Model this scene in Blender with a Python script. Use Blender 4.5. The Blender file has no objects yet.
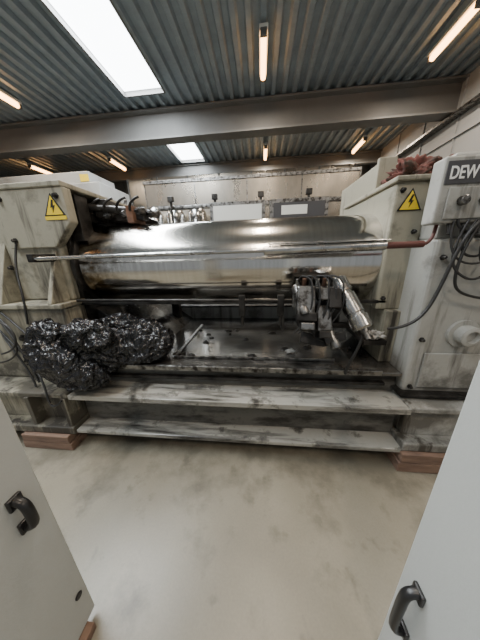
import bpy, math, random, bmesh
from mathutils import Matrix, Vector, noise, Euler
random.seed(4)
C=bpy.context; D=bpy.data
# ------------------------------------------------ materials
def newmat(name):
    m=D.materials.new(name); m.use_nodes=True
    nt=m.node_tree; b=nt.nodes['Principled BSDF']
    return m,nt,b
def mat(name,col,rough=.5,metal=0,emit=None,es=0):
    m,nt,b=newmat(name)
    b.inputs['Base Color'].default_value=(*col,1); b.inputs['Roughness'].default_value=rough
    b.inputs['Metallic'].default_value=metal
    if emit: b.inputs['Emission Color'].default_value=(*emit,1); b.inputs['Emission Strength'].default_value=es
    return m
def dirty(name,col,dirt,scale=(3,3,1.2),lo=.45,hi=.7,rough=.45,rough2=.6,metal=0,bump=.15,fine=40,col2=None,spots=0,zg=0,ztop=1.3,nr=.62,sps=9,slo=.55,shi=.72):
    m,nt,b=newmat(name); N=nt.nodes; L=nt.links
    tc=N.new('ShaderNodeTexCoord'); mp=N.new('ShaderNodeMapping'); mp.inputs['Scale'].default_value=scale
    L.new(tc.outputs['Object'],mp.inputs[0])
    n=N.new('ShaderNodeTexNoise'); n.inputs['Scale'].default_value=1; n.inputs['Detail'].default_value=10; n.inputs['Roughness'].default_value=nr
    L.new(mp.outputs[0],n.inputs[0]); src=n.outputs[0]
    if zg:
        sx=N.new('ShaderNodeSeparateXYZ'); L.new(tc.outputs['Object'],sx.inputs[0])
        mz=N.new('ShaderNodeMapRange'); mz.inputs[1].default_value=ztop; mz.inputs[2].default_value=.2; mz.inputs[4].default_value=zg; L.new(sx.outputs[2],mz.inputs[0])
        a=N.new('ShaderNodeMath'); L.new(src,a.inputs[0]); L.new(mz.outputs[0],a.inputs[1]); src=a.outputs[0]
    r=N.new('ShaderNodeMapRange'); r.inputs[1].default_value=lo; r.inputs[2].default_value=hi; L.new(src,r.inputs[0])
    n2=N.new('ShaderNodeTexNoise'); n2.inputs['Scale'].default_value=fine; n2.inputs['Detail'].default_value=4; L.new(tc.outputs['Object'],n2.inputs[0])
    fac=r.outputs[0]
    if spots:
        n3=N.new('ShaderNodeTexNoise'); n3.inputs['Scale'].default_value=sps; n3.inputs['Detail'].default_value=10; n3.inputs['Roughness'].default_value=.66; L.new(tc.outputs['Object'],n3.inputs[0])
        s3=n3.outputs[0]
        if zg:
            a3=N.new('ShaderNodeMath'); L.new(s3,a3.inputs[0]); L.new(mz.outputs[0],a3.inputs[1]); s3=a3.outputs[0]
        r3=N.new('ShaderNodeMapRange'); r3.inputs[1].default_value=slo; r3.inputs[2].default_value=shi; r3.inputs[4].default_value=spots; L.new(s3,r3.inputs[0])
        mxx=N.new('ShaderNodeMath'); mxx.operation='MAXIMUM'; L.new(r.outputs[0],mxx.inputs[0]); L.new(r3.outputs[0],mxx.inputs[1]); fac=mxx.outputs[0]
    mx0=N.new('ShaderNodeMix'); mx0.data_type='RGBA'; L.new(n2.outputs[0],mx0.inputs[0])
    c2=col2 or tuple(c*.85 for c in col)
    mx0.inputs[6].default_value=(*col,1); mx0.inputs[7].default_value=(*c2,1)
    mx=N.new('ShaderNodeMix'); mx.data_type='RGBA'; L.new(fac,mx.inputs[0]); L.new(mx0.outputs[2],mx.inputs[6]); mx.inputs[7].default_value=(*dirt,1)
    L.new(mx.outputs[2],b.inputs['Base Color'])
    rr=N.new('ShaderNodeMapRange'); rr.inputs[3].default_value=rough; rr.inputs[4].default_value=rough2; L.new(fac,rr.inputs[0]); L.new(rr.outputs[0],b.inputs['Roughness'])
    b.inputs['Metallic'].default_value=metal
    bp=N.new('ShaderNodeBump'); bp.inputs['Strength'].default_value=bump; bp.inputs['Distance'].default_value=.01; L.new(n.outputs[0],bp.inputs['Height']); L.new(bp.outputs[0],b.inputs['Normal'])
    return m
PAINT=dirty('machine_paint',(.33,.31,.24),(.032,.027,.021),(9,9,1.0),.56,.72,spots=.85,zg=.15,ztop=1.9,sps=2.6,slo=.56,shi=.70)
PAINT2=dirty('machine_paint_light',(.36,.36,.335),(.05,.045,.036),(9,9,1.0),.58,.76,spots=.75,zg=.14,ztop=1.5,sps=2.6,slo=.58,shi=.72)
BGP=dirty('background_paint',(.40,.40,.38),(.25,.24,.22),(2,2,1),.5,.7)
STEP=dirty('step_paint',(.12,.117,.105),(.020,.018,.015),(3,9,9),.48,.64,rough=.3,rough2=.4,spots=.8)
TREAD=dirty('tread_paint',(.33,.32,.285),(.024,.021,.018),(1.6,16,9),.50,.66,rough=.2,rough2=.32,spots=.9,sps=5,slo=.53,shi=.64)
DECK=dirty('oily_steel_deck',(.17,.165,.155),(.012,.011,.01),(2.5,4,3),.42,.62,rough=.10,rough2=.22,metal=.6,bump=.2,spots=.85)
DARK=dirty('dark_greasy_steel',(.055,.051,.047),(.010,.009,.008),(8,8,8),.4,.6,rough=.32,rough2=.5,metal=.5)
STEEL=dirty('bare_steel',(.30,.295,.285),(.04,.036,.032),(14,14,14),.44,.62,rough=.3,rough2=.5,metal=.95)
CHROME=dirty('chrome_steel',(.52,.52,.51),(.12,.11,.10),(14,14,14),.5,.72,rough=.2,rough2=.4,metal=1)
RUST=dirty('rusty_steel',(.20,.10,.06),(.03,.02,.015),(10,10,10),.4,.65,rough=.6,rough2=.7,metal=.2)
WOOD=dirty('timber',(.22,.14,.10),(.08,.05,.038),(3,12,18),.4,.7,rough=.8,rough2=.8)
BLACK=mat('black_plastic',(.012,.012,.013),.35)
RUB=mat('black_rubber',(.015,.015,.015),.5)
RED=mat('red_paint',(.09,.028,.022),.5)
CLOTHR=dirty('red_brown_rag',(.15,.05,.04),(.04,.025,.018),(12,12,12),.42,.58,rough=.9,rough2=.9)
RAG=dirty('white_rag',(.42,.42,.40),(.12,.11,.10),(15,15,15),.45,.65,rough=.9,rough2=.9)
YEL=mat('sign_yellow',(.80,.58,.03),.45)
SBLK=mat('sign_black',(.01,.01,.01),.5)
WHITE=mat('lettering_white',(.8,.8,.78),.5)
DGREY=mat('dark_panel',(.05,.05,.055),.4)
PALE=mat('pale_panel',(.66,.67,.64),.35)
DOOR=dirty('cabinet_paint',(.46,.475,.455),(.43,.44,.425),(30,30,30),.4,.7,rough=.5,rough2=.55,bump=.12,fine=250,col2=(.40,.41,.395))
def rollermat():
    m,nt,b=newmat('roller_steel'); N=nt.nodes; L=nt.links
    tc=N.new('ShaderNodeTexCoord'); mp=N.new('ShaderNodeMapping'); mp.inputs['Scale'].default_value=(50,1.0,1.0)
    L.new(tc.outputs['Object'],mp.inputs[0])
    n=N.new('ShaderNodeTexNoise'); n.inputs['Scale'].default_value=1; n.inputs['Detail'].default_value=5; L.new(mp.outputs[0],n.inputs[0])
    n2=N.new('ShaderNodeTexNoise'); n2.inputs['Scale'].default_value=2.3; n2.inputs['Detail'].default_value=8; n2.inputs['Roughness'].default_value=.7; L.new(tc.outputs['Object'],n2.inputs[0])
    sx=N.new('ShaderNodeSeparateXYZ'); L.new(tc.outputs['Object'],sx.inputs[0])
    mr=N.new('ShaderNodeMapRange'); mr.inputs[1].default_value=-1.6; mr.inputs[2].default_value=-.8; mr.inputs[3].default_value=.26; mr.inputs[4].default_value=-.10; L.new(sx.outputs[0],mr.inputs[0])
    ad=N.new('ShaderNodeMath'); L.new(n2.outputs[0],ad.inputs[0]); L.new(mr.outputs[0],ad.inputs[1])
    r=N.new('ShaderNodeMapRange'); r.inputs[1].default_value=.56; r.inputs[2].default_value=.74; L.new(ad.outputs[0],r.inputs[0])
    mx=N.new('ShaderNodeMix'); mx.data_type='RGBA'; L.new(n.outputs[0],mx.inputs[0]); mx.inputs[6].default_value=(.72,.69,.64,1); mx.inputs[7].default_value=(.50,.475,.43,1)
    mx2=N.new('ShaderNodeMix'); mx2.data_type='RGBA'; L.new(r.outputs[0],mx2.inputs[0]); L.new(mx.outputs[2],mx2.inputs[6]); mx2.inputs[7].default_value=(.11,.08,.045,1)
    L.new(mx2.outputs[2],b.inputs['Base Color']); b.inputs['Metallic'].default_value=1
    rr=N.new('ShaderNodeMapRange'); rr.inputs[3].default_value=.10; rr.inputs[4].default_value=.22; L.new(n2.outputs[0],rr.inputs[0]); L.new(rr.outputs[0],b.inputs['Roughness'])
    bp=N.new('ShaderNodeBump'); bp.inputs['Strength'].default_value=.05; bp.inputs['Distance'].default_value=.004; L.new(n.outputs[0],bp.inputs['Height']); L.new(bp.outputs[0],b.inputs['Normal'])
    return m
ROLL=rollermat()
def bagmat(name,col,rough=.2):
    m,nt,b=newmat(name); N=nt.nodes; L=nt.links
    b.inputs['Base Color'].default_value=(*col,1); b.inputs['Roughness'].default_value=rough
    tc=N.new('ShaderNodeTexCoord'); v=N.new('ShaderNodeTexVoronoi'); v.inputs['Scale'].default_value=11; v.feature='F1'
    n=N.new('ShaderNodeTexNoise'); n.inputs['Scale'].default_value=5; n.inputs['Detail'].default_value=4
    L.new(tc.outputs['Object'],n.inputs[0]); 
    ad=N.new('ShaderNodeVectorMath'); L.new(tc.outputs['Object'],ad.inputs[0]); 
    sc=N.new('ShaderNodeVectorMath'); sc.operation='SCALE'; L.new(n.outputs[1],sc.inputs[0]); sc.inputs['Scale'].default_value=.45; L.new(sc.outputs[0],ad.inputs[1])
    L.new(ad.outputs[0],v.inputs[0])
    bp=N.new('ShaderNodeBump'); bp.inputs['Strength'].default_value=.8; bp.inputs['Distance'].default_value=.045; L.new(v.outputs[0],bp.inputs['Height']); L.new(bp.outputs[0],b.inputs['Normal'])
    return m
BAG=bagmat('black_film',(.013,.013,.014),.16)
def floormat():
    m,nt,b=newmat('concrete_floor'); N=nt.nodes; L=nt.links
    tc=N.new('ShaderNodeTexCoord')
    def nz(s,d,r=.6):
        n=N.new('ShaderNodeTexNoise'); n.inputs['Scale'].default_value=s; n.inputs['Detail'].default_value=d; n.inputs['Roughness'].default_value=r; L.new(tc.outputs['Object'],n.inputs[0]); return n
    a=nz(1.5,5,.5); c=nz(3.6,8,.6); f=nz(90,4); g=nz(7,5,.55)
    mr=N.new('ShaderNodeMapRange'); mr.inputs[1].default_value=.3; mr.inputs[2].default_value=.7; L.new(a.outputs[0],mr.inputs[0])
    mx=N.new('ShaderNodeMix'); mx.data_type='RGBA'; L.new(mr.outputs[0],mx.inputs[0]); mx.inputs[6].default_value=(.175,.158,.12,1); mx.inputs[7].default_value=(.25,.23,.18,1)
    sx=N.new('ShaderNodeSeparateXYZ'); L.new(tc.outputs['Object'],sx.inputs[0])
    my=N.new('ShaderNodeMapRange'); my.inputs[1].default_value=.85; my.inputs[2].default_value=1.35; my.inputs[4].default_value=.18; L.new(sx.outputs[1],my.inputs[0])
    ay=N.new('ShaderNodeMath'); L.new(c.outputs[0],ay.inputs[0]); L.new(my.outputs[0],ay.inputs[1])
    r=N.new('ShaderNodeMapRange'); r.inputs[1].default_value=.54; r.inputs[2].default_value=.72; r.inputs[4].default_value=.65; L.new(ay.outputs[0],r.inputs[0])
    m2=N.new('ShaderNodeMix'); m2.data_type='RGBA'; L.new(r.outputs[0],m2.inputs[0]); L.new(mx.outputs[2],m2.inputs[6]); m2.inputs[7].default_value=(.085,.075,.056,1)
    r2=N.new('ShaderNodeMapRange'); r2.inputs[1].default_value=.60; r2.inputs[2].default_value=.70; r2.inputs[4].default_value=.5; L.new(g.outputs[0],r2.inputs[0])
    m4=N.new('ShaderNodeMix'); m4.data_type='RGBA'; L.new(r2.outputs[0],m4.inputs[0]); L.new(m2.outputs[2],m4.inputs[6]); m4.inputs[7].default_value=(.085,.075,.056,1)
    m3=N.new('ShaderNodeMix'); m3.data_type='RGBA'; m3.blend_type='MULTIPLY'; L.new(m4.outputs[2],m3.inputs[6])
    hs=N.new('ShaderNodeMapRange'); hs.inputs[3].default_value=.85; hs.inputs[4].default_value=1.12; L.new(f.outputs[0],hs.inputs[0])
    m3.inputs[0].default_value=1; L.new(hs.outputs[0],m3.inputs[7])
    L.new(m3.outputs[2],b.inputs['Base Color'])
    rr=N.new('ShaderNodeMapRange'); rr.inputs[3].default_value=.25; rr.inputs[4].default_value=.45; L.new(c.outputs[0],rr.inputs[0]); L.new(rr.outputs[0],b.inputs['Roughness'])
    bp=N.new('ShaderNodeBump'); bp.inputs['Strength'].default_value=.1; bp.inputs['Distance'].default_value=.003; L.new(f.outputs[0],bp.inputs['Height']); L.new(bp.outputs[0],b.inputs['Normal'])
    return m
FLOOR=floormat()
CEIL=dirty('galvanised_sheet',(.30,.36,.405),(.23,.275,.31),(.6,3,1),.4,.7,rough=.38,rough2=.5,metal=.3,bump=.02,fine=8)
BEAM=dirty('beam_paint',(.17,.17,.165),(.13,.13,.125),(1,1,1),.4,.7,rough=.5,rough2=.6)
WALL=dirty('wall_panel',(.23,.21,.18),(.18,.17,.15),(.4,.4,.4),.4,.7,rough=.5,rough2=.6,bump=.02)
HOOD=dirty('stainless_panel',(.44,.39,.32),(.24,.22,.19),(1.2,1.2,.5),.35,.65,rough=.22,rough2=.35,metal=.9,bump=.02)
WALLR=dirty('wall_panel_grey',(.36,.375,.38),(.30,.31,.315),(.4,.4,.4),.4,.7,rough=.6,rough2=.6,bump=.02)
TUBE=mat('tube_glow',(1,.8,.6),.5,0,(1,.50,.18),12)
SKYL=mat('skylight_sheet',(1,1,1),.5,0,(.90,.96,1),12)
# ------------------------------------------------ mesh helpers
def empty(name,loc=(0,0,0)):
    o=D.objects.new(name,None); C.collection.objects.link(o); o.location=loc; o.empty_display_size=.1; return o
def obj(name,me,m,parent=None,smooth=False):
    o=D.objects.new(name,me); C.collection.objects.link(o)
    if m is not None: me.materials.append(m)
    if smooth:
        for p in me.polygons: p.use_smooth=True
    if parent: o.parent=parent
    return o
def add_bevel(o,w,seg=2):
    b=o.modifiers.new('bevel','BEVEL'); b.width=w; b.segments=seg; b.limit_method='ANGLE'
def box(name,x0,x1,y0,y1,z0,z1,m,parent=None,bev=.006):
    me=D.meshes.new(name); bm=bmesh.new(); bmesh.ops.create_cube(bm,size=1)
    for v in bm.verts: v.co=Vector(((x0+x1)/2+v.co.x*(x1-x0),(y0+y1)/2+v.co.y*(y1-y0),(z0+z1)/2+v.co.z*(z1-z0)))
    bm.to_mesh(me); bm.free(); o=obj(name,me,m,parent)
    if bev: add_bevel(o,bev)
    return o
def rbox(name,c,s,rot,m,parent=None,bev=.004):
    me=D.meshes.new(name); bm=bmesh.new(); bmesh.ops.create_cube(bm,size=1); E=Euler(rot).to_matrix()
    for v in bm.verts: v.co=Vector(c)+E@Vector((v.co.x*s[0],v.co.y*s[1],v.co.z*s[2]))
    bm.to_mesh(me); bm.free(); o=obj(name,me,m,parent)
    if bev: add_bevel(o,bev)
    return o
def prism(name,pts,axis,a0,a1,m,parent=None,bev=.006):
    me=D.meshes.new(name); bm=bmesh.new()
    def mk(p,a):
        if axis=='x': return (a,p[0],p[1])
        if axis=='y': return (p[0],a,p[1])
        return (p[0],p[1],a)
    A=[bm.verts.new(mk(p,a0)) for p in pts]; B=[bm.verts.new(mk(p,a1)) for p in pts]
    bm.faces.new(A); bm.faces.new(B[::-1]); n=len(pts)
    for i in range(n): bm.faces.new((A[i],B[i],B[(i+1)%n],A[(i+1)%n]))
    bmesh.ops.recalc_face_normals(bm,faces=bm.faces); bm.to_mesh(me); bm.free()
    o=obj(name,me,m,parent)
    if bev: add_bevel(o,bev)
    return o
def lathe(name,p0,p1,prof,m,parent=None,seg=32,smooth=True):
    p0=Vector(p0); p1=Vector(p1); ax=(p1-p0).normalized(); q=ax.to_track_quat('Z','Y').to_matrix()
    me=D.meshes.new(name); bm=bmesh.new(); rings=[]
    for t,r in prof:
        rings.append([bm.verts.new(p0+ax*t+q@Vector((r*math.cos(2*math.pi*i/seg),r*math.sin(2*math.pi*i/seg),0))) for i in range(seg)])
    for a,b in zip(rings,rings[1:]):
        for i in range(seg): bm.faces.new((a[i],a[(i+1)%seg],b[(i+1)%seg],b[i]))
    bm.faces.new(rings[0][::-1]); bm.faces.new(rings[-1])
    bmesh.ops.recalc_face_normals(bm,faces=bm.faces); bm.to_mesh(me); bm.free()
    o=obj(name,me,m,parent,smooth)
    if smooth: 
        e=o.modifiers.new('es','EDGE_SPLIT'); e.split_angle=math.radians(35)
    return o
def cyl(name,p0,p1,r,m,parent=None,seg=24,ch=.15):
    L=(Vector(p1)-Vector(p0)).length; c=min(r*ch,L*.2)
    return lathe(name,p0,p1,[(0,r-c),(c,r),(L-c,r),(L,r-c)],m,parent,seg)
def tube(name,pts,r,m,parent=None,smoothc=True):
    cu=D.curves.new(name,'CURVE'); cu.dimensions='3D'; cu.bevel_depth=r; cu.bevel_resolution=3; cu.use_fill_caps=True
    s=cu.splines.new('NURBS' if smoothc else 'POLY'); s.points.add(len(pts)-1)
    for p,c in zip(s.points,pts): p.co=(*c,1)
    if smoothc: s.use_endpoint_u=True; s.order_u=4; s.resolution_u=6
    t=D.objects.new('tmp',cu); C.collection.objects.link(t)
    dg=C.evaluated_depsgraph_get(); me=D.meshes.new_from_object(t.evaluated_get(dg)); D.objects.remove(t)
    me.name=name; me.materials.clear()
    return obj(name,me,m,parent,True)
def blob(name,c,s,m,parent=None,amp=.25,freq=4,sub=5,flat=None,seed=0):
    me=D.meshes.new(name); bm=bmesh.new(); bmesh.ops.create_icosphere(bm,subdivisions=sub,radius=1)
    for v in bm.verts:
        p=v.co.copy(); q=p*freq*.5+Vector((seed,seed*2,0))
        d=noise.noise(q)*amp*1.2
        d-=abs(noise.noise(q*2.3))*amp*.9
        d-=abs(noise.noise(q*5.1+Vector((3,1,2))))*amp*.4
        w=p*(1+d); w=Vector((c[0]+w.x*s[0],c[1]+w.y*s[1],c[2]+w.z*s[2]))
        if flat is not None and w.z<flat: w.z=flat+(w.z-flat)*.04
        v.co=w
    bm.to_mesh(me); bm.free(); return obj(name,me,m,parent,True)
def baggy(name,ells,floorf,m,parent,seed=0):
    """ellipsoids fused by voxel remesh, then creased like loose film; floorf(x,y)->z it rests on"""
    me=D.meshes.new('t'); bm=bmesh.new()
    for (c,s) in ells:
        r=bmesh.ops.create_icosphere(bm,subdivisions=4,radius=1)
        for v in r['verts']: v.co=Vector((c[0]+v.co.x*s[0],c[1]+v.co.y*s[1],c[2]+v.co.z*s[2]))
    bm.to_mesh(me); bm.free()
    t=D.objects.new('t',me); C.collection.objects.link(t)
    md=t.modifiers.new('r','REMESH'); md.mode='VOXEL'; md.voxel_size=.010
    sm=t.modifiers.new('s','SMOOTH'); sm.iterations=14; sm.factor=.5
    dg=C.evaluated_depsgraph_get(); m2=D.meshes.new_from_object(t.evaluated_get(dg)); D.objects.remove(t)
    m2.name=name
    nrm=[v.normal.copy() for v in m2.vertices]
    for v,n in zip(m2.vertices,nrm):
        p=v.co*1.0+Vector((seed,0,0))
        warp=Vector((noise.noise(p*3),noise.noise(p*3+Vector((9,0,0))),noise.noise(p*3+Vector((0,9,0)))))*.25
        q=p+warp
        ridge=1-min(1,abs(noise.noise(q*6.0))*4)
        ridge2=1-min(1,abs(noise.noise(q*13.0+Vector((4,4,4))))*4)
        d=noise.noise(p*4)*.035+ridge*.028+ridge2*.010-.012
        co=v.co+n*d
        f=floorf(co.x,co.y)
        if co.z<f: co.z=f+(co.z-f)*.03
        if co.y>1.49 and co.x<-1.58 : co.y=1.49+(co.y-1.49)*.03
        v.co=co
    m2.materials.clear()
    return obj(name,m2,m,parent,True)
def bolt(x,y,z,parent,r=.018,m=None):
    return lathe('bolt',(x,y,z),(x,y-.03,z),[(0,r*1.5),(.006,r*1.5),(.007,r),(.024,r),(.028,r*.7)],m or DARK,parent,6,False)
# ------------------------------------------------ room
ZC=6.0
def sheet(name,x0,x1,y0,y1,parent):
    me=D.meshes.new(name); bm=bmesh.new(); P=.30; H=.085
    k=math.floor(x0/P); prof=[(0,0),(.10,0),(.14,H),(.26,H)]; pts=[]
    while k*P<x1:
        for dx,z in prof:
            x=k*P+dx
            if x0<=x<=x1: pts.append((x,ZC+z))
        k+=1
    pts=[(x0,pts[0][1])]+pts+[(x1,pts[-1][1])]
    A=[bm.verts.new((x,y0,z)) for x,z in pts]; B=[bm.verts.new((x,y1,z)) for x,z in pts]
    for i in range(len(pts)-1): bm.faces.new((A[i],A[i+1],B[i+1],B[i]))
    bm.to_mesh(me); bm.free(); o=obj(name,me,CEIL,parent); return o
XL,XR,YB,YF=-15,5.5,12.8,-4.0
ce=empty('ceiling',(0,0,0))
sheet('deck_a',XL,-3.85,YF,YB,ce); sheet('deck_b',-2.7,XR,YF,YB,ce)
for i,(a,b) in enumerate([(YF,-2.0),(7.15,9.2),(11.6,YB)]): sheet('deck_c%d'%i,-3.85,-2.7,a,b,ce)
box('roof_cover',XL,XR,YF,YB,ZC+.35,ZC+.4,BEAM,ce,0)
for i,(a,b) in enumerate([(-2.0,7.15),(9.2,11.6)]):
    w=empty('window_%d'%(i+1))
    box('pane',-3.85,-2.7,a,b,ZC+.10,ZC+.12,SKYL,w,0)
    box('kerb_l',-3.89,-3.85,a,b,ZC-.02,ZC+.12,BEAM,w,0); box('kerb_r',-2.7,-2.66,a,b,ZC-.02,ZC+.12,BEAM,w,0)
    box('kerb_e',-3.89,-2.66,b,b+.04,ZC-.02,ZC+.12,BEAM,w,0)
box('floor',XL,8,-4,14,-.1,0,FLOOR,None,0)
wb=empty('wall_back')
box('panels',XL,XR,YB,YB+.15,0,ZC+.1,WALL,wb,0)
for k in range(18): box('seam_%d'%k,XL+k*1.2,XL+k*1.2+.03,YB-.03,YB,0,ZC,BEAM,wb,0)
box('rail_hi',XL,XR,YB-.12,YB,4.95,5.05,BEAM,wb,0); box('rail_lo',XL,XR,YB-.12,YB,4.0,4.12,BEAM,wb,0)
wr=empty('wall_right')
box('panels',XR,XR+.15,-4,YB,0,ZC+.1,WALLR,wr,0)
for k in range(12): box('seam_%d'%k,XR-.03,XR,-3.5+k*1.4,-3.46+k*1.4,0,ZC,WALLR,wr,0)
box('rail',XR-.06,XR,-4,YB,4.6,4.68,WALLR,wr,0); box('cable_tray',XR-.25,XR,-4,YB,5.1,5.16,STEEL,wr,0)
wl=empty('wall_left'); box('panels',XL-.15,XL,-4,YB,0,ZC+.1,WALL,wl,0)
def ibeam(name,y,z0,z1,w,x0,x1):
    e=empty(name)
    box('flange_top',x0,x1,y-w/2,y+w/2,z1-.05,z1,BEAM,e,.004); box('flange_bottom',x0,x1,y-w/2,y+w/2,z0,z0+.05,BEAM,e,.004)
    box('web',x0,x1,y-.02,y+.02,z0+.05,z1-.05,BEAM,e,0)
    return e
ibeam('steel_beam',7.9,5.2,5.98,.42,XL,XR)
ibeam('steel_beam.001',11.9,5.5,5.98,.25,XL,XR)
def lamp(x,y):
    e=empty('ceiling_lamp')
    box('housing',x-.09,x+.09,y-.6,y+.6,ZC-.12,ZC-.05,PALE,e,.01)
    cyl('tube',(x,y-.54,ZC-.175),(x,y+.54,ZC-.175),.062,TUBE,e,14)
    box('cap_a',x-.07,x+.07,y-.6,y-.54,ZC-.23,ZC-.1,BEAM,e,.01); box('cap_b',x-.07,x+.07,y+.54,y+.6,ZC-.23,ZC-.1,BEAM,e,.01)
    cyl('hanger_a',(x,y-.4,ZC-.06),(x,y-.4,ZC+.02),.01,STEEL,e,8); cyl('hanger_b',(x,y+.4,ZC-.06),(x,y+.4,ZC+.02),.01,STEEL,e,8)
for x in (0.05,3.95,-6.9,-10.9):
    for y in (-2.6,1.8,6.25,10.9):
        if x==-10.9 and y<5: continue
        lamp(x+(.15 if y>10 else 0),y)
# ------------------------------------------------ machine
M=empty('roller_machine')
def mb(*a,**k): return box(*a,parent=M,**k)
X0,X1=-1.60,1.06
mb('lower_flange',X0,X1,1.27,1.5,.15,.185,TREAD); mb('lower_web',X0,X1,1.42,1.46,.185,.5,STEP)
mb('step_tread',X0,X1,1.29,1.52,.5,.53,TREAD); mb('step_lip',X0,X1,1.285,1.30,.485,.53,TREAD,bev=.004)
mb('upper_web',X0,X1,1.5,1.53,.53,.69,STEP)
mb('deck_plate',X0,X1,1.45,2.85,.69,.72,DECK); mb('deck_lip',X0+.25,X1-.15,1.435,1.46,.700,.742,STEEL,bev=.004)
mb('deck_lip_under',X0+.25,X1-.1,1.46,1.50,.60,.625,DARK,bev=.004)
prism('deck_side_l',[(X0,.72),(X0,1.15),(-1.0,.72)],'y',1.8,2.85,DECK,M)
prism('deck_side_r',[(X1,.72),(X1,1.05),(.75,.72)],'y',1.9,2.85,DECK,M)
mb('drip_plate',-.75,.55,1.62,2.5,.722,.735,DECK)
mb('drip_bar',-.75,.62,1.60,1.62,.722,.745,STEEL,bev=.003)
mb('drip_bar_l',-.78,-.75,1.62,2.5,.722,.745,STEEL,bev=.003)
mb('rear_beam',X0,X1,2.85,2.95,.5,.90,PAINT2); mb('rear_beam_cap',X0,X1,2.78,3.0,.90,.925,DARK)
mb('rear_post_c',-1.2,-1.1,2.6,2.7,.72,1.3,DARK)
LF=-3.2
mb('frame_l_foot',LF,-1.60,1.25,2.9,.15,.22,PAINT,bev=.01)
mb('frame_l_foot_web',LF,-1.62,1.36,2.9,.22,.50,PAINT,bev=.01)
mb('frame_l_foot_top',LF,-1.60,1.28,2.9,.50,.54,PAINT,bev=.008)
mb('frame_l_rib',-1.66,-1.62,1.27,1.36,.22,.50,PAINT,bev=.004); mb('frame_l_rib2',-2.0,-1.96,1.27,1.36,.22,.50,PAINT,bev=.004)
mb('frame_l_lower',LF,-1.62,1.50,2.9,.54,1.22,PAINT,bev=.02)
mb('frame_l_ledge',LF,-1.60,1.46,2.9,1.22,1.26,PAINT,bev=.008)
mb('frame_l_upper',LF,-1.64,1.64,2.6,1.26,2.12,PAINT,bev=.02)
prism('frame_l_head',[(-2.05,2.12),(-1.46,2.12),(-1.46,1.88),(-1.64,1.70),(-2.05,1.70)],'y',1.60,1.68,PAINT,M,.008)
mb('frame_l_cap',LF,-1.46,1.59,2.65,2.12,2.16,PAINT,bev=.008)
prism('frame_l_gusset',[(1.46,1.26),(1.64,1.26),(1.64,1.75)],'x',-2.2,-2.14,PAINT,M)
prism('frame_l_gusset2',[(1.46,1.26),(1.64,1.26),(1.64,1.70)],'x',-1.72,-1.68,PAINT,M)
mb('frame_l_cover',-2.55,-2.25,1.60,1.64,1.4,1.95,PAINT2,bev=.01)
for x,z in ((-2.5,1.45),(-2.3,1.45),(-2.5,1.9),(-2.3,1.9),(-2.1,1.55),(-2.0,2.06),(-1.98,1.76),(-1.52,2.06)): bolt(x,1.60,z,M,.015)
for x in (-2.1,-1.75): bolt(x,1.50,.95,M,.022)
# right frame
RF=2.6
mb('frame_r_foot',1.05,RF,1.27,2.9,.17,.24,PAINT2,bev=.01); mb('frame_r_foot_web',1.08,RF,1.36,2.9,.24,.5,PAINT2,bev=.01)
mb('frame_r_foot_top',1.05,RF,1.29,2.9,.5,.54,PAINT2,bev=.008)
mb('frame_r_front',1.07,RF,1.44,2.9,.54,1.66,PAINT2,bev=.02)
mb('frame_r_door',1.16,1.62,1.425,1.44,.62,.90,PAINT2,bev=.006)
mb('frame_r_shelf',1.03,RF,1.38,2.0,.56,.585,DARK,bev=.006)
mb('frame_r_face',.90,RF,1.66,2.5,1.16,2.03,PAINT,bev=.015)
mb('frame_r_face_low',.97,1.07,1.62,2.5,.72,1.16,PAINT,bev=.01)
mb('frame_r_cap',.88,RF,1.63,2.55,2.03,2.06,PAINT,bev=.008)
mb('frame_r_rear',.98,1.08,2.1,2.95,.72,2.30,PAINT,bev=.01); mb('frame_r_rear_edge',.96,1.10,2.08,2.12,.72,2.32,PAINT,bev=.006)
mb('frame_r_column',1.10,RF,1.50,1.66,1.66,2.12,PAINT2,bev=.015)
for x,z in ((.94,1.25),(.94,1.98),(1.06,1.72)): bolt(x,1.66,z,M,.012)
for x,z in ((1.12,1.55),(1.12,1.0),(1.12,.62),(1.55,1.55)): bolt(x,1.44,z,M,.012)
lathe('hub_cap',(1.36,1.44,1.05),(1.36,1.34,1.05),[(0,.095),(.02,.095),(.021,.066),(.08,.066),(.085,.055),(.086,.04),(.06,.035)],PAINT2,M)
# roller
AX=(2.05,1.53)
lathe('roller',(-1.56,*AX),(1.03,*AX),[(0,.345),(.012,.370),(2.58,.370),(2.59,.345)],ROLL,M,96)
lathe('roller_flange_l',(-1.62,*AX),(-1.55,*AX),[(0,.385),(.02,.395),(.05,.395),(.06,.37)],DARK,M,64)
lathe('bearing_l',(-1.75,*AX),(-1.60,*AX),[(0,.25),(.02,.27),(.12,.27),(.14,.25)],DARK,M,40)
lathe('back_roller',(-1.58,2.62,1.55),(.94,2.62,1.55),[(0,.2),(.02,.22),(2.50,.22),(2.52,.2)],DARK,M,48)
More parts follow.
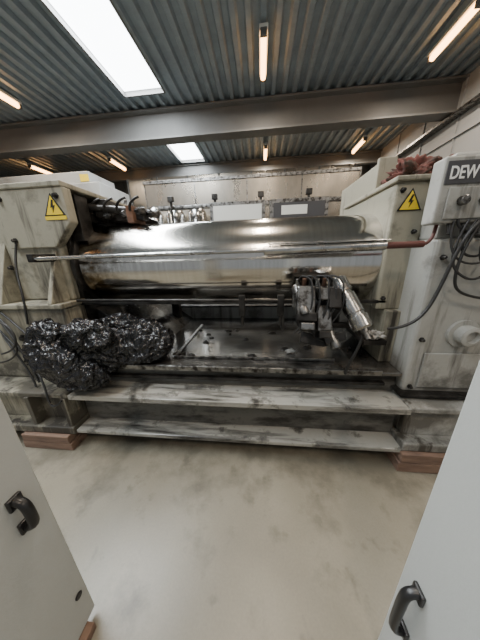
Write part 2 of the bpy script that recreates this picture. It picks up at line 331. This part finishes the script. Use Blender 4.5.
# front bars
RY=1.45
cyl('guide_bar',(-1.70,RY,1.615),(1.0,RY,1.63),.014,CHROME,M,16)
cyl('guide_sleeve',(.02,RY,1.622),(.78,RY,1.632),.030,CHROME,M,20)
mb('guide_plate',.05,.80,RY-.02,RY+.05,1.660,1.668,CHROME,bev=.003)
cyl('guide_end',(.78,RY,1.630),(1.0,RY,1.632),.020,RED,M,16)
tube('red_pipe',[(1.0,RY,1.632),(1.06,RY,1.64),(1.07,1.47,1.75),(1.06,1.5,1.95)],.010,RED,M)
mb('guide_bracket_l',-1.73,-1.68,RY-.02,1.62,1.59,1.65,DARK)
cyl('lower_bar',(-1.60,1.62,1.26),(.42,1.62,1.245),.013,DARK,M,16)
mb('lower_bar_rail',-1.62,.97,1.66,1.70,1.21,1.235,DARK,bev=.004)
for x in (-.15,.16):
    mb('hanger_clamp',x-.025,x+.025,1.60,1.65,1.12,1.29,DARK,bev=.004)
    cyl('hanger_tip',(x,1.62,1.04),(x,1.62,1.13),.014,DARK,M,10)
mb('hanger_plate',.17,.19,1.6,1.7,1.0,1.12,DARK,bev=.003)
# carriage unit
U=empty('tool_carriage'); U.parent=M
box('carriage_block',.28,.58,1.50,1.62,1.06,1.36,DARK,U,.01)
box('carriage_plate',.23,.60,1.47,1.50,1.22,1.32,STEEL,U,.004)
rbox('clamp_a',(.31,1.44,1.28),(.12,.11,.20),(-.3,0,-.1),STEEL,U,.012)
rbox('clamp_a_cap',(.315,1.39,1.18),(.13,.08,.06),(-.3,0,-.1),DARK,U,.008)
rbox('clamp_a_foot',(.32,1.37,1.12),(.09,.08,.05),(-.3,0,-.1),STEEL,U,.008)
rbox('clamp_b',(.43,1.42,1.16),(.10,.10,.18),(-.35,0,.1),STEEL,U,.012)
rbox('clamp_b_cap',(.43,1.37,1.06),(.08,.09,.05),(-.35,0,.1),DARK,U,.008)
rbox('clamp_c',(.49,1.42,1.30),(.08,.10,.13),(-.3,0,0),DARK,U,.008)
rbox('clamp_d',(.42,1.42,1.33),(.07,.08,.08),(-.3,0,0),STEEL,U,.008)
rbox('link_plate',(.38,1.42,1.00),(.18,.03,.08),(-.4,.2,0),DARK,U,.004)
rbox('link_plate_b',(.52,1.40,1.02),(.14,.04,.06),(-.4,-.3,0),DARK,U,.004)
def motor(n,a,b,r,m=None):
    L=(Vector(b)-Vector(a)).length
    lathe(n,a,b,[(0,r*.7),(.01,r*.75),(.012,r),(L*.28,r),(L*.29,r*.82),(L*.34,r*.82),(L*.35,r),(L*.7,r),(L*.71,r*.88),(L*.76,r*.88),(L*.77,r*1.08),(L-.012,r*1.08),(L,r*.9)],m or CHROME,U,24)
motor('motor_a',(.53,1.52,1.42),(.665,1.32,1.12),.060)
lathe('motor_a_shaft',(.665,1.32,1.12),(.69,1.28,1.06),[(0,.03),(.02,.03),(.021,.018),(.07,.018)],STEEL,U,16)
motor('motor_b',(.25,1.50,1.38),(.30,1.37,1.20),.034,STEEL)
motor('motor_c',(.47,1.50,1.14),(.53,1.36,.96),.032,STEEL)
box('cross_arm',.26,.60,1.46,1.50,1.33,1.375,STEEL,U,.006); box('cross_arm2',.36,.66,1.44,1.47,1.08,1.12,DARK,U,.006)
for i in range(7):
    x=.26+i*.045; cyl('fitting_%d'%i,(x,1.50,1.36),(x,1.48,1.43),.015,(STEEL,RUST,DARK)[i%3],U,10)
for i in range(5):
    x=.28+i*.05; s=random.uniform(-.04,.04)
    tube('hose_%d'%i,[(x,1.5,1.42),(x+s,1.46,1.46),(x+.08+s,1.42,1.45),(x+.06,1.38,1.38),(x+.07,1.36,1.2),(x+s*2,1.40,1.05)],.006,RUB,U)
tube('drain_hose',[(.66,1.32,1.10),(.68,1.32,1.0),(.60,1.34,.85),(.62,1.38,.75)],.010,RUB,U)
tube('drain_hose_b',[(.35,1.42,1.10),(.40,1.40,.98),(.48,1.42,.96),(.55,1.42,1.04)],.009,RUB,U)
# top left mechanism
T=empty('tension_mechanism'); T.parent=M
box('arm_a',-1.60,-1.50,1.75,2.35,1.92,2.00,DARK,T); box('arm_b',-1.60,-1.05,1.95,2.05,1.93,1.985,DARK,T)
cyl('shaft',(-1.62,1.85,2.05),(-1.12,1.98,2.0),.03,DARK,T); cyl('shaft_b',(-1.60,2.15,2.08),(-1.0,2.15,2.00),.035,DARK,T)
box('bracket_a',-1.45,-1.35,1.9,2.15,1.95,2.10,DARK,T); box('bracket_b',-1.18,-1.12,1.9,2.1,1.9,2.04,RUST,T)
box('bracket_c',-1.58,-1.48,1.72,1.85,1.75,2.10,DARK,T)
prism('wedge_plate',[(-1.55,1.93),(-1.0,1.91),(-1.05,1.95),(-1.35,2.08),(-1.55,2.1)],'y',2.2,2.26,DARK,T)
for i in range(12):
    x=-1.56+i*.05; blob('grease_%d'%i,(x,2.0+random.uniform(-.1,.1),1.96+random.uniform(-.02,.07)),(.05,.05,.035),DARK,T,.5,5,3,None,i)
for i in range(4): tube('lever_%d'%i,[(-1.5+i*.12,1.9,2.0),(-1.48+i*.12,1.86,2.07),(-1.4+i*.12,1.9,2.10)],.010,DARK,T)
mb('side_plate_l',-1.66,-1.60,1.70,2.6,.72,1.95,DARK)
for i in range(22):
    x=random.uniform(-.9,.9); y=random.uniform(1.62,2.3)
    blob('grease_lump',(x,y,.738),(random.uniform(.015,.05),random.uniform(.015,.04),.012),DARK,M,.4,4,3,.735,i)
for pts,r in (([(1.30,1.38,1.80),(1.18,1.36,1.75),(1.12,1.36,1.6),(1.10,1.38,1.3),(1.0,1.36,1.12),(.85,1.38,1.1)],.010),
  ([(1.34,1.38,1.78),(1.22,1.33,1.7),(1.20,1.33,1.55),(1.32,1.36,1.46),(1.5,1.36,1.5)],.009),
  ([(1.38,1.38,1.78),(1.28,1.33,1.65),(1.26,1.33,1.5),(1.38,1.36,1.38),(1.6,1.36,1.42)],.009),
  ([(1.24,1.38,1.78),(1.14,1.35,1.6),(1.14,1.36,1.40),(1.22,1.38,1.3),(1.6,1.38,1.28)],.008),
  ([(1.20,1.38,1.75),(1.12,1.38,1.6),(1.22,1.36,1.52),(1.30,1.36,1.58),(1.26,1.36,1.75)],.007),
  ([(1.16,1.38,1.75),(1.09,1.38,1.55),(1.16,1.34,1.42),(1.30,1.34,1.40),(1.40,1.36,1.6)],.007),
  ([(1.10,1.40,1.75),(1.08,1.38,1.58),(1.20,1.34,1.46),(1.34,1.34,1.56),(1.5,1.36,1.58)],.006),
  ([(1.12,1.40,1.78),(1.10,1.40,1.7),(1.20,1.38,1.64),(1.6,1.38,1.62)],.008)):
    tube('cable',pts,r,RUB,M)
for pts in ([(-1.98,1.60,1.75),(-1.99,1.55,1.6),(-1.96,1.5,1.45),(-1.9,1.46,1.35),(-1.93,1.44,1.1)],
  [(-2.3,1.5,1.25),(-2.05,1.44,1.12),(-1.95,1.42,1.0),(-1.85,1.40,.95)],
  [(-2.3,1.5,1.15),(-2.1,1.42,1.05),(-1.95,1.36,.85),(-1.9,1.35,.6)],
  [(-2.3,1.48,1.05),(-2.1,1.42,.9),(-1.9,1.36,.8),(-1.7,1.24,.62),(-1.72,1.22,.4),(-1.62,1.25,.5)],
  [(-2.3,1.46,1.20),(-2.15,1.42,1.18),(-2.0,1.40,1.0),(-2.05,1.38,.8),(-2.3,1.40,.75)],
  [(-2.3,1.44,1.10),(-2.1,1.40,1.15),(-1.98,1.38,1.05),(-2.0,1.36,.9),(-2.2,1.38,.85)],
  [(-2.3,1.5,.98),(-2.15,1.40,.95),(-2.0,1.40,.7),(-1.95,1.35,.55)]):
    tube('cable',pts,.008,RUB,M)
B=empty('control_box')
box('housing',.985,2.4,1.40,1.495,1.74,2.07,PAINT2,B,.010)
box('name_plate',.998,1.5,1.394,1.40,1.935,2.045,DGREY,B,.002)
cu=D.curves.new('letters','FONT'); cu.body="DEW"; cu.size=.085; cu.extrude=.001; cu.offset=.0015; cu.materials.append(WHITE)
t=D.objects.new('letters',cu); C.collection.objects.link(t); t.parent=B; t.location=(1.012,1.392,1.96); t.rotation_euler=(math.pi/2,0,0); t.scale=(.72,1,1)
box('socket_panel',1.03,1.5,1.390,1.40,1.76,1.92,PAINT2,B,.004)
for i in range(3):
    cyl('gland_%d'%i,(1.10+i*.11,1.390,1.85),(1.10+i*.11,1.355,1.85),.024,STEEL,B,16)
for i in range(5): cyl('stub_%d'%i,(1.10+i*.07,1.43,1.75),(1.10+i*.07,1.41,1.68),.013,BLACK,B,12)
def sign(n,x,y,z,s,label=False):
    e=empty(n)
    prism('border',[(x-s,z-s*.85),(x+s,z-s*.85),(x,z+s*.9)],'y',y-.003,y,SBLK,e,0)
    k=.80
    prism('face',[(x-s*k,z-s*.85+s*.09),(x+s*k,z-s*.85+s*.09),(x,z+s*.9-s*.2)],'y',y-.005,y-.003,YEL,e,0)
    prism('bolt',[(x+.04*s,z+.42*s),(x-.22*s,z-.22*s),(x-.02*s,z-.16*s),(x-.10*s,z-.62*s),(x+.24*s,z-.02*s),(x+.04*s,z-.06*s),(x+.18*s,z+.36*s)],'y',y-.007,y-.005,SBLK,e,0)
    if label: box('label',x-s,x+s,y-.004,y,z-s*1.15,z-s*.87,YEL,e,0)
sign('warning_sign',-1.565,1.598,2.0,.088,True)
sign('warning_sign.001',1.0,1.657,1.92,.078,False)
blob('red_rag',(1.13,1.90,2.12),(.17,.13,.12),CLOTHR,None,.5,5,5,2.064,3)
blob('red_rag.001',(1.36,1.90,2.12),(.14,.12,.10),CLOTHR,None,.5,5,5,2.064,8)
blob('white_rag',(.88,1.58,.975),(.07,.05,.035),RAG,None,.6,5,4,.945,5)
mb('rag_shelf',.80,.97,1.55,1.9,.90,.94,DARK,bev=.005)
blob('paper_scrap',(.27,1.72,.76),(.05,.03,.02),RAG,None,.6,5,3,.737,9)
def rest(x,y):
    return .75 if y>1.43 else .545
bg=empty('garbage_bag')
baggy('film',[((-1.22,1.62,.90),(.33,.17,.22)),((-1.02,1.60,.88),(.24,.17,.20)),((-1.35,1.46,.86),(.25,.15,.20)),((-1.08,1.50,.84),(.22,.10,.12)),((-1.36,1.40,1.0),(.22,.12,.14))],rest,BAG,bg,2)
bg2=empty('garbage_bag.001')
baggy('film',[((-1.68,1.36,.95),(.18,.13,.22)),((-1.58,1.32,.80),(.20,.13,.20)),((-1.42,1.32,.70),(.22,.10,.14))],rest,BAG,bg2,11)
for n,x0,x1,y0,z in (('timber_block',-2.10,-1.65,1.22,.148),('timber_block.001',1.04,1.44,1.24,.168)):
    e=empty(n); box('upper_block',x0,x1,y0,y0+.16,z/2+.003,z,WOOD,e,.006); box('lower_block',x0-.01,x1+.015,y0,y0+.16,0,z/2,WOOD,e,.006)
# ------------------------------------------------ cabinet doors near the camera
def cabdoor(n,X,yedge,side,hy,hz0,hz1,lock=None,zb=.05):
    e=empty(n); s=side; y0=-.35
    xa,xb=(X-.03,X) if s>0 else (X,X+.03)
    box('panel',xa,xb,y0,yedge,zb,2.0,DOOR,e,.006)
    r=.014; xo=X+s*.042
    box('handle_foot_a',min(X,X+s*.012),max(X,X+s*.012),hy-.02,hy+.02,hz0-.015,hz0+.03,BLACK,e,.004)
    box('handle_foot_b',min(X,X+s*.012),max(X,X+s*.012),hy-.02,hy+.02,hz1-.03,hz1+.015,BLACK,e,.004)
    tube('handle',[(X+s*.005,hy,hz0),(X+s*.035,hy,hz0+.005),(xo,hy,hz0+.03),(xo,hy,(hz0+hz1)/2),(xo,hy,hz1-.03),(X+s*.035,hy,hz1-.005),(X+s*.005,hy,hz1)],r,BLACK,e)
    if lock: cyl('lock',(X,lock[0],lock[1]),(X+s*.008,lock[0],lock[1]),.014,BLACK,e,20)
cabdoor('cabinet_door',-.77,.443,1,.368,.77,.89,(.405,.24))
cabdoor('cabinet_door.001',.48,.455,-1,.386,.39,.62)
e=empty('pallet_board'); box('board',-.95,-.74,.0,.40,0,.045,WOOD,e,.004)
# ------------------------------------------------ background machinery
G=empty('background_press')
box('body',-1.6,2.2,5.4,6.4,0,2.3,BGP,G,.02)
for i in range(2):
    box('window_box_%d'%i,-1.15+i*1.35,.1+i*1.35,5.1,5.4,2.28,2.74,STEEL,G,.01); box('box_face_%d'%i,-1.07+i*1.35,.02+i*1.35,5.08,5.1,2.36,2.66,PALE if i==0 else DGREY,G,0)
box('box_label',.45,1.0,5.07,5.08,2.42,2.60,PALE,G,0)
box('top_rail',-2.6,2.6,5.6,5.75,2.75,2.82,STEEL,G,.01)
for i in range(5):
    x=-2.2+i*1.1; cyl('post_%d'%i,(x,5.5,2.2),(x,5.5,2.92),.03,DARK,G,12); box('head_%d'%i,x-.07,x+.07,5.45,5.55,2.88,3.0,DARK,G,.01)
box('side_cabinet',2.3,3.3,4.8,5.6,0,2.75,BGP,G,.02)
for i in range(3): lathe('tank_%d'%i,(-3.0+i*.62,6.2,0),(-3.0+i*.62,6.2,2.95),[(0,.26),(2.7,.26),(2.85,.20),(2.95,.06)],CHROME,G,32)
S=empty('stainless_enclosure')
box('panels',-3.4,2.6,6.6,7.0,0,3.68,HOOD,S,.01)
for i in range(5): box('seam_%d'%i,-3.4+i*1.5,-3.37+i*1.5,6.585,6.6,0,3.68,STEEL,S,0)
box('top_trim',-3.42,2.62,6.57,6.6,3.62,3.70,STEEL,S,.005); box('mid_trim',-3.4,2.6,6.58,6.6,3.02,3.05,STEEL,S,0)
H=empty('extraction_hood'); box('duct',-5.6,3.6,9.5,10.6,3.6,4.75,HOOD,H,.02)
for i in range(8): box('rib_%d'%i,-5.6+i*1.3,-5.55+i*1.3,9.46,9.5,3.6,4.75,BEAM,H,0)
for i in range(4): box('leg_%d'%i,-5.4+i*2.9,-5.2+i*2.9,9.8,10.0,0,3.6,BEAM,H,0)
K=empty('white_machine'); box('body',-11,-5.2,7.2,8.8,0,4.0,BGP,K,.03); box('top',-10.5,-5.6,7.3,8.6,4.0,4.35,BGP,K,.03)
box('label_yellow',-5.9,-5.6,7.28,7.3,4.05,4.25,YEL,K,0)
for i in range(7): tube('pipe_%d'%i,[(-5+i*.2,6.4,2.4),(-5+i*.2,6.4,3.0+.1*(i%3)),(-4.9+i*.2,6.4,3.2)],.04,STEEL,K)
# ------------------------------------------------ lights
def area(name,loc,sx,sy,e,col,rot=(0,0,0)):
    l=D.lights.new(name,'AREA'); l.shape='RECTANGLE'; l.size=sx; l.size_y=sy; l.energy=e; l.color=col
    o=D.objects.new(name,l); C.collection.objects.link(o); o.location=loc; o.rotation_euler=rot
area('skylight_daylight',(-3.28,2.6,ZC+.08),1.1,9.0,760,(.90,.96,1))
area('skylight_daylight_far',(-3.28,10.4,ZC+.08),1.1,2.2,130,(.90,.96,1))
for x,y in ((.05,-2.6),(.05,1.8),(.05,6.25),(3.95,-2.6),(3.95,1.8),(3.95,6.25),(-6.9,1.8),(-6.9,6.25),(.2,10.9),(4.1,10.9)):
    area('lamp_light',(x,y,ZC-.26),.1,1.1,100,(1,.87,.71))
w=D.worlds.new('World'); C.scene.world=w; w.use_nodes=True
w.node_tree.nodes['Background'].inputs[0].default_value=(.86,.93,1,1); w.node_tree.nodes['Background'].inputs[1].default_value=.38
# ------------------------------------------------ camera
th=math.radians(17.6); psi=math.radians(6); rl=math.radians(-1.7)
R=Matrix.Rotation(psi,3,'Z')@Matrix.Rotation(math.pi/2-th,3,'X')@Matrix.Rotation(rl,3,'Z')
cd=D.cameras.new('camera'); cd.sensor_fit='VERTICAL'; cd.sensor_height=32; cd.lens=32*205/640; cd.clip_start=.01
co=D.objects.new('camera',cd); C.collection.objects.link(co); co.matrix_world=Matrix.Translation((0,0,1.6))@R.to_4x4()
C.scene.camera=co
